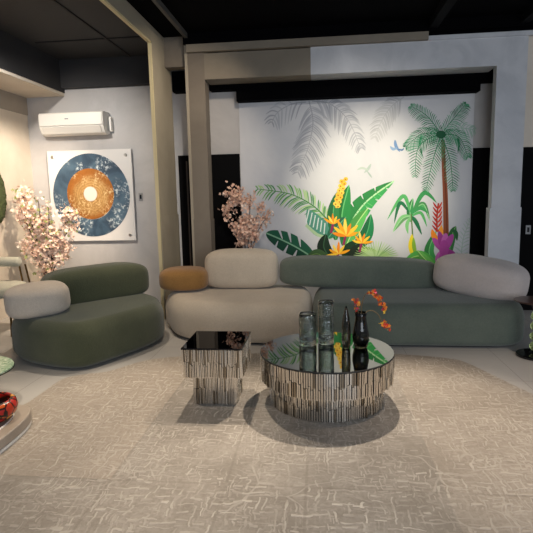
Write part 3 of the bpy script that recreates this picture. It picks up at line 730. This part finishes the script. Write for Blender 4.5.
# ------------------------------------------------------------------ the mural
mural = thing('wall_mural', 'tropical mural of palms, leaves and flowers on the back wall behind the sofa', 'mural', (.46, WY, 1.35))
obj('mural_ground', B(-1.075, 1.98, WY-.012, WY, 0.0, 2.745), M['mural_ground'], mural)
LAY = [0]
pm = {}
def paint(h):
    if h not in pm: pm[h] = mat('paint_'+h, '#'+h, .75, 0, .3)
    return pm[h]
def layer():
    LAY[0] += 1; return WY-.0125-LAY[0]*.00008
def shade(h): return ''.join('%02x' % int(int(h[i:i+2], 16)*.82) for i in (0, 2, 4))     # second pigment of a two-tone leaf
class Art:
    """flat paint strokes on the mural ground, given in the photograph's coordinates and laid on the wall plane"""
    def __init__(s): s.bm = bmesh.new(); s.ms = []
    def mi(s, h):
        if h not in s.ms: s.ms.append(h)
        return s.ms.index(h)
    def poly(s, pts, h, y=None):
        y = y or layer(); P = [at(p[0], p[1], y) for p in pts]
        try:
            f = s.bm.faces.new([s.bm.verts.new(p) for p in P]); f.material_index = s.mi(h)
        except ValueError: pass
    def leaf(s, pts, w, h, vein=None, sharp=1.0, y=None):
        S = spline([Vector((p[0], p[1], 0)) for p in pts], 8, False); n = len(S); y = y or layer()
        L_, R_ = [], []
        for i, p in enumerate(S):
            d = (S[min(i+1, n-1)]-S[max(i-1, 0)]).normalized(); q = Vector((-d.y, d.x, 0)); t = i/(n-1)
            k = w*(math.sin(PI*min(1, t*.93+.07))**sharp)
            L_.append(p+q*k); R_.append(p-q*k)
        for i in range(n-1):
            if vein:
                s.poly([L_[i], L_[i+1], S[i+1], S[i]], h, y); s.poly([S[i], S[i+1], R_[i+1], R_[i]], shade(h), y)
            else: s.poly([L_[i], L_[i+1], R_[i+1], R_[i]], h, y)
        if vein: s.line(pts, max(.35, w*.07), vein)
        return S
    def line(s, pts, w, h, y=None, w2=None):
        S = spline([Vector((p[0], p[1], 0)) for p in pts], 6, False); n = len(S); y = y or layer(); w2 = w if w2 is None else w2
        E_ = []
        for i, p in enumerate(S):
            d = (S[min(i+1, n-1)]-S[max(i-1, 0)]).normalized(); q = Vector((-d.y, d.x, 0)); k = w+(w2-w)*i/(n-1); E_.append((p+q*k, p-q*k))
        for (a_, b_), (c_, d_) in zip(E_, E_[1:]): s.poly([a_, c_, d_, b_], h, y)
    def frond(s, pts, n, ln, h, hs=None, w=.8, fwd=.7, grav=.15, start=.12, rw=.6, both=True):
        S = spline([Vector((p[0], p[1], 0)) for p in pts], 12, False); m_ = len(S); yy = layer(); LAY[0] += n/3
        for i in range(n):
            t = start+(1-start)*i/(n-1); p = S[min(m_-1, int(t*(m_-1)))]; j = min(m_-2, int(t*(m_-1)))
            d = (S[j+1]-S[max(0, j-1)]).normalized(); q = Vector((-d.y, d.x, 0))
            l = ln*(math.sin(PI*min(.97, .22+.72*t))**.7)*random.uniform(.85, 1.1)
            for sg in ((-1, 1) if both else (1,)):
                v = (d*fwd+q*sg).normalized()
                e = p+v*l+Vector((0, grav*l, 0)); mid = p+v*l*.5
                yy -= .000012; s.leaf([p, mid, e], w*random.uniform(.8, 1.2), random.choice(hs) if hs else h, sharp=.8, y=yy)
        s.line(pts, rw, h, w2=rw*.4)
    def blob(s, cx, cy, rx, ry, h, rot=0, n=18, pw=1, y=None):
        P = []
        for k in range(n):
            a_ = 2*PI*k/n; x_, y_ = rx*math.cos(a_), ry*math.sin(a_)
            P.append((cx+x_*math.cos(rot)-y_*math.sin(rot), cy+x_*math.sin(rot)+y_*math.cos(rot)))
        s.poly(P, h, y)
    def done(s, name, label=None):
        o = obj(name, s.bm, [paint(h) for h in s.ms], mural, recalc=False)
        if label: o['label'] = label
        return o
# grey shadow fronds along the top
G = ['abadb3', 'b3b5ba', 'a3a5ac']
A = Art(); A.frond([(309, 101), (313, 122), (308, 148), (298, 172)], 26, 21, 'a5a7ad', G, .75, .75, .25); A.frond([(312, 101), (330, 104), (348, 120), (361, 149)], 24, 17, 'a5a7ad', G, .75, .7, .4); A.frond([(306, 102), (292, 104), (278, 112), (272, 122)], 9, 15, 'a6a8ad', G, .8, .7, .4)
A.done('shadow_fronds')
A = Art(); A.frond([(404, 97), (392, 106), (382, 120), (375, 138)], 20, 15, 'b7b8ba', ['bbbcbe', 'b2b3b6'], .65, .8, .25)
A.done('shadow_fronds')
# palm tree
LAY[0] = 0
A = Art(); TG = ['2f7d55', '44916a', '5aa37c', '276b49']
A.line([(443, 140), (444, 170), (445.5, 200), (446.5, 264)], 1.8, '8a4a2e', w2=2.9)
A.line([(444, 150), (445, 180), (446.5, 210), (447.5, 264)], .6, '6a3422')
for tip, via in (((411, 106), (427, 116)), ((466, 104), (455, 117)), ((406, 147), (422, 134)), ((474, 130), (458, 128)), ((415, 176), (419, 146)), ((468, 157), (459, 137)), ((426, 190), (433, 160)), ((453, 190), (450, 160))):
    faint = tip in ((440, 104), (474, 130))
    hs = ['8fb5a0', '9dbfac'] if faint else TG
    A.frond([(441, 134), via, tip], 14 if faint else 24, 11.5, hs[0], hs, .40, .75, .30 if tip[1] < 165 else .05, .10, .55)
A.blob(441, 134.5, 5, 4, '1f5a3c')
A.done('painted_palm')
# left feathery frond
LAY[0] = 0
A = Art(); A.frond([(327, 219), (312, 205), (290, 194), (258, 189)], 26, 17, '4f8a4a', ['6da55c', '8fbd74', '4f8b58', 'abcb8c'], .7, .85, .25, .05, .8)
A.done('painted_fern_frond')
A = Art(); A.leaf([(330, 234), (318, 226), (307, 209)], 9, '4f8f7c')
for k in range(6): A.line([(309+k*3.2, 210+k*2.6), (306+k*3.6, 223+k*2.2)], .55, 'd4dedb')
A.line([(306, 225), (318, 235), (332, 238)], 1.5, 'a8c49a')
A.done('painted_striped_leaf')
A = Art()
c0 = [(312, 257), (296, 247), (280, 239), (266, 233)]
A.leaf(c0, 10, '1d5a42', '7fb08f', .7)
for (x1_, y1_, x2_, y2_, w_) in ((279, 229, 282.5, 239, 1.0), (289, 232, 291, 242.5, 1.1), (299, 236, 300.5, 247, 1.1), (284, 253, 288, 245, 1.1), (275, 248, 278, 241, .9), (293, 259, 297, 250, 1.4)):
    A.line([(x1_, y1_), (x2_, y2_)], w_*1.5, 'c3c4c8', w2=.3)
A.done('painted_monstera_leaf')
# central bouquet of leaves
A = Art()
S = A.leaf([(344, 246), (350, 225), (366, 202), (394, 181)], 10.5, '3a9f54', 'b4dfaa')
for k in range(9):
    i = 9+int(k*1.55); t = i/(len(S)-1); p = S[i]; d = (S[min(i+1, len(S)-1)]-S[i-1]).normalized(); q = Vector((-d.y, d.x, 0))
    hw = 10.5*math.sin(PI*(t*.93+.07))
    for sg in (-1, 1):
        A.line([p, p+q*sg*hw*.9+d*2], .28, '6cc070' if sg > 0 else '257f40')
        if (k+(sg > 0)) % 2: A.line([p+q*sg*(hw+.6)+d*2.2, p+q*sg*hw*(.45 if k % 3 else .6)], 1.1, 'cfcfd0', w2=.15)
A.done('painted_banana_leaf')
A = Art()
A.leaf([(345, 240), (342, 215), (349, 185)], 8.5, '2b8a45', '66bb6e'); A.leaf([(336, 240), (333, 215), (337, 192)], 6, '2f8048', '60ad68')
A.leaf([(346, 246), (356, 225), (368, 208)], 6.5, '5cb85a', 'b5de8c'); A.leaf([(350, 254), (366, 235), (371, 214)], 6.5, '1f7d4a', '4fa568')
A.leaf([(328, 238), (338, 226), (346, 217)], 6, '2f7a5a', '67b083')
A.leaf([(334, 262), (324, 248), (326, 234)], 7, '16301f', '355c3c'); A.leaf([(330, 262), (318, 254), (307, 257)], 5, '3b5a34', '6b8a4a')
A.leaf([(350, 266), (351, 252), (360, 240)], 9, '1b4528', '3f7a45'); A.leaf([(348, 262), (358, 250), (372, 256)], 6, '1c2c1c')
A.leaf([(358, 248), (372, 252), (388, 262)], 3.6, '9ccb4e', 'd7e88a')
A.done('painted_leaf_cluster')
A = Art()
for k in range(25):
    a_ = PI*(.02+.96*k/24); A.leaf([(376, 259), (376-12*math.cos(a_), 259-9*math.sin(a_)), (376-24*math.cos(a_), 259-19*math.sin(a_)+2*abs(math.cos(a_)))], .6, random.choice(['9dbf7c', '86ae6a', 'b0cc92']), sharp=.7)
A.done('painted_fan_palm')
A = Art()
A.leaf([(336, 208), (340, 194), (345, 177)], 3.2, 'e0b04a')
for k in range(13):
    t = k/12; x = 336.5+t*7.5; y = 206-t*27
    A.blob(x+(-1.8 if k % 2 else 1.8), y, 2.2, 2.0, random.choice(['f3cc52', 'f0b93a'])); A.blob(x+(-1.5 if k % 2 else 1.5), y+.5, .8, .8, 'b0601f')
A.done('painted_yellow_spike')
def star(A, cx, cy, r, cols, a0, a1, n, w):
    for k in range(n):
        a_ = a0+(a1-a0)*k/max(1, n-1); l = r*random.uniform(.8, 1.1)
        A.leaf([(cx, cy), (cx+l*.55*math.cos(a_), cy-l*.55*math.sin(a_)), (cx+l*math.cos(a_), cy-l*math.sin(a_)-.5)], w, cols[k % len(cols)], sharp=.9)
for (cx, cy, r, n, a0, a1) in ((345.5, 236, 16, 7, .25, 2.95), (333, 224, 10, 5, .6, 2.6), (338, 254, 12, 6, .3, 3.3), (361.5, 243, 11, 6, .1, 2.9)):
    A = Art(); A.line([(cx-2, cy+9), (cx, cy)], 1.2, '8e2a55')
    star(A, cx, cy, r, ['f4a51e', 'f7c83a', 'ee8a1a', 'f9d75a'], a0, a1, n, r*.115)
    A.done('painted_orange_flower')
# right hand plants
LAY[0] = 0
A = Art(); D = ['3a9453', '54aa62', '1f6e45', '7cc07a']
for k, (pts, w_) in enumerate((([(411, 222), (410, 210), (413, 198)], 3.4), ([(410, 212), (403, 196), (387, 220)], 2.0), ([(409, 212), (400, 203), (394, 224)], 1.8), ([(410, 216), (402, 219), (393, 232)], 3.0), ([(412, 214), (424, 193), (437, 203)], 2.2), ([(412, 214), (423, 204), (430, 221)], 2.4), ([(411, 216), (416, 222), (422, 235)], 2.1), ([(410, 217), (407, 225), (408, 234)], 1.8), ([(411, 214), (420, 208), (428, 213)], 2.0), ([(412, 216), (421, 213), (427, 227)], 1.6))):
    A.leaf(pts, w_, D[k % 4], '9fd39a' if k in (0, 3, 5) else None)
A.line([(411, 214), (412, 226), (413, 242)], .7, '5d7a45'); A.done('painted_dragon_plant')
A = Art(); A.leaf([(412, 255), (411.5, 245), (412, 234)], 3.2, 'e7d128'); A.leaf([(416, 257), (414, 246), (413.5, 237)], 2, '7fae3a')
A.done('painted_yellow_pod')
A = Art()
A.leaf([(438, 266), (429, 252), (436, 231)], 5, '3d9a4f', '7cc47c'); A.leaf([(440, 268), (420, 256), (404, 262)], 5.5, '52a94a', 'a5d777'); A.leaf([(438, 270), (426, 260), (417, 250)], 4, '6bb957', 'b0de86'); A.done('painted_leaf_cluster')
A = Art(); A.leaf([(448, 262), (452, 236), (456, 226)], 4, '3a7a40', '7ab06a'); A.done('painted_leaf')
A = Art(); A.leaf([(452, 230), (456, 233), (457, 241)], 2, '2b6038'); A.done('painted_leaf')
A = Art(); A.line([(438.5, 203), (437, 216), (437, 232)], .8, 'a03a2a')
for k in range(6):
    y = 206+k*4.6
    A.leaf([(438-k*.2, y+3), (435.5, y), (432.8-k*.2, y-4)], 1.0, 'b5302a'); A.leaf([(438-k*.2, y+3), (440, y), (442.2, y-4.5)], 1.0, 'c8402c')
A.leaf([(438, 240), (434, 236), (432, 229)], 2.8, 'ee8a24'); A.leaf([(440, 238), (441, 232), (441.5, 225)], 2.4, 'f09a34')
A.done('painted_heliconia')
A = Art()
for k, (tx_, ty_, w_) in enumerate(((432.5, 238, 3.4), (439, 231, 3.4), (446, 233, 4), (453, 234, 3.6), (455.5, 254, 3), (436, 262, 4), (444, 266, 5), (450, 262, 4))):
    A.leaf([(444, 251), ((444+tx_)/2, (251+ty_)/2), (tx_, ty_)], w_, ['b04a9c', '9c3a88', 'c062ae'][k % 3], sharp=.7)
A.blob(444, 248, 5, 8, 'ab4496'); A.leaf([(439, 268), (440, 262), (441, 258)], 2.4, 'c2264f')
A.done('painted_magenta_flower')
LAY[0] = 0
A = Art(); A.frond([(461, 262), (463, 240), (470, 220)], 12, 9, 'a9b9ad', ['a9bbae', 'b3c2b6'], .5, .8, .1); A.done('painted_pale_frond')
A = Art(); A.leaf([(395, 140), (396, 146), (400, 152)], 1.6, '6f8fb8'); A.leaf([(397, 148), (393, 149), (390, 146)], 1.5, '8aa5c4'); A.leaf([(398, 149), (402, 150), (404, 148)], .9, '55779f'); A.done('painted_bird')
A = Art(); A.leaf([(371, 164), (368, 169), (364, 173)], 1.4, 'a9b8b0'); A.leaf([(368, 170), (362, 168), (357, 170)], 1.2, 'b3c0b6'); A.leaf([(367, 171), (370, 175), (372, 178)], .8, '9fb0a6'); A.done('painted_bird')
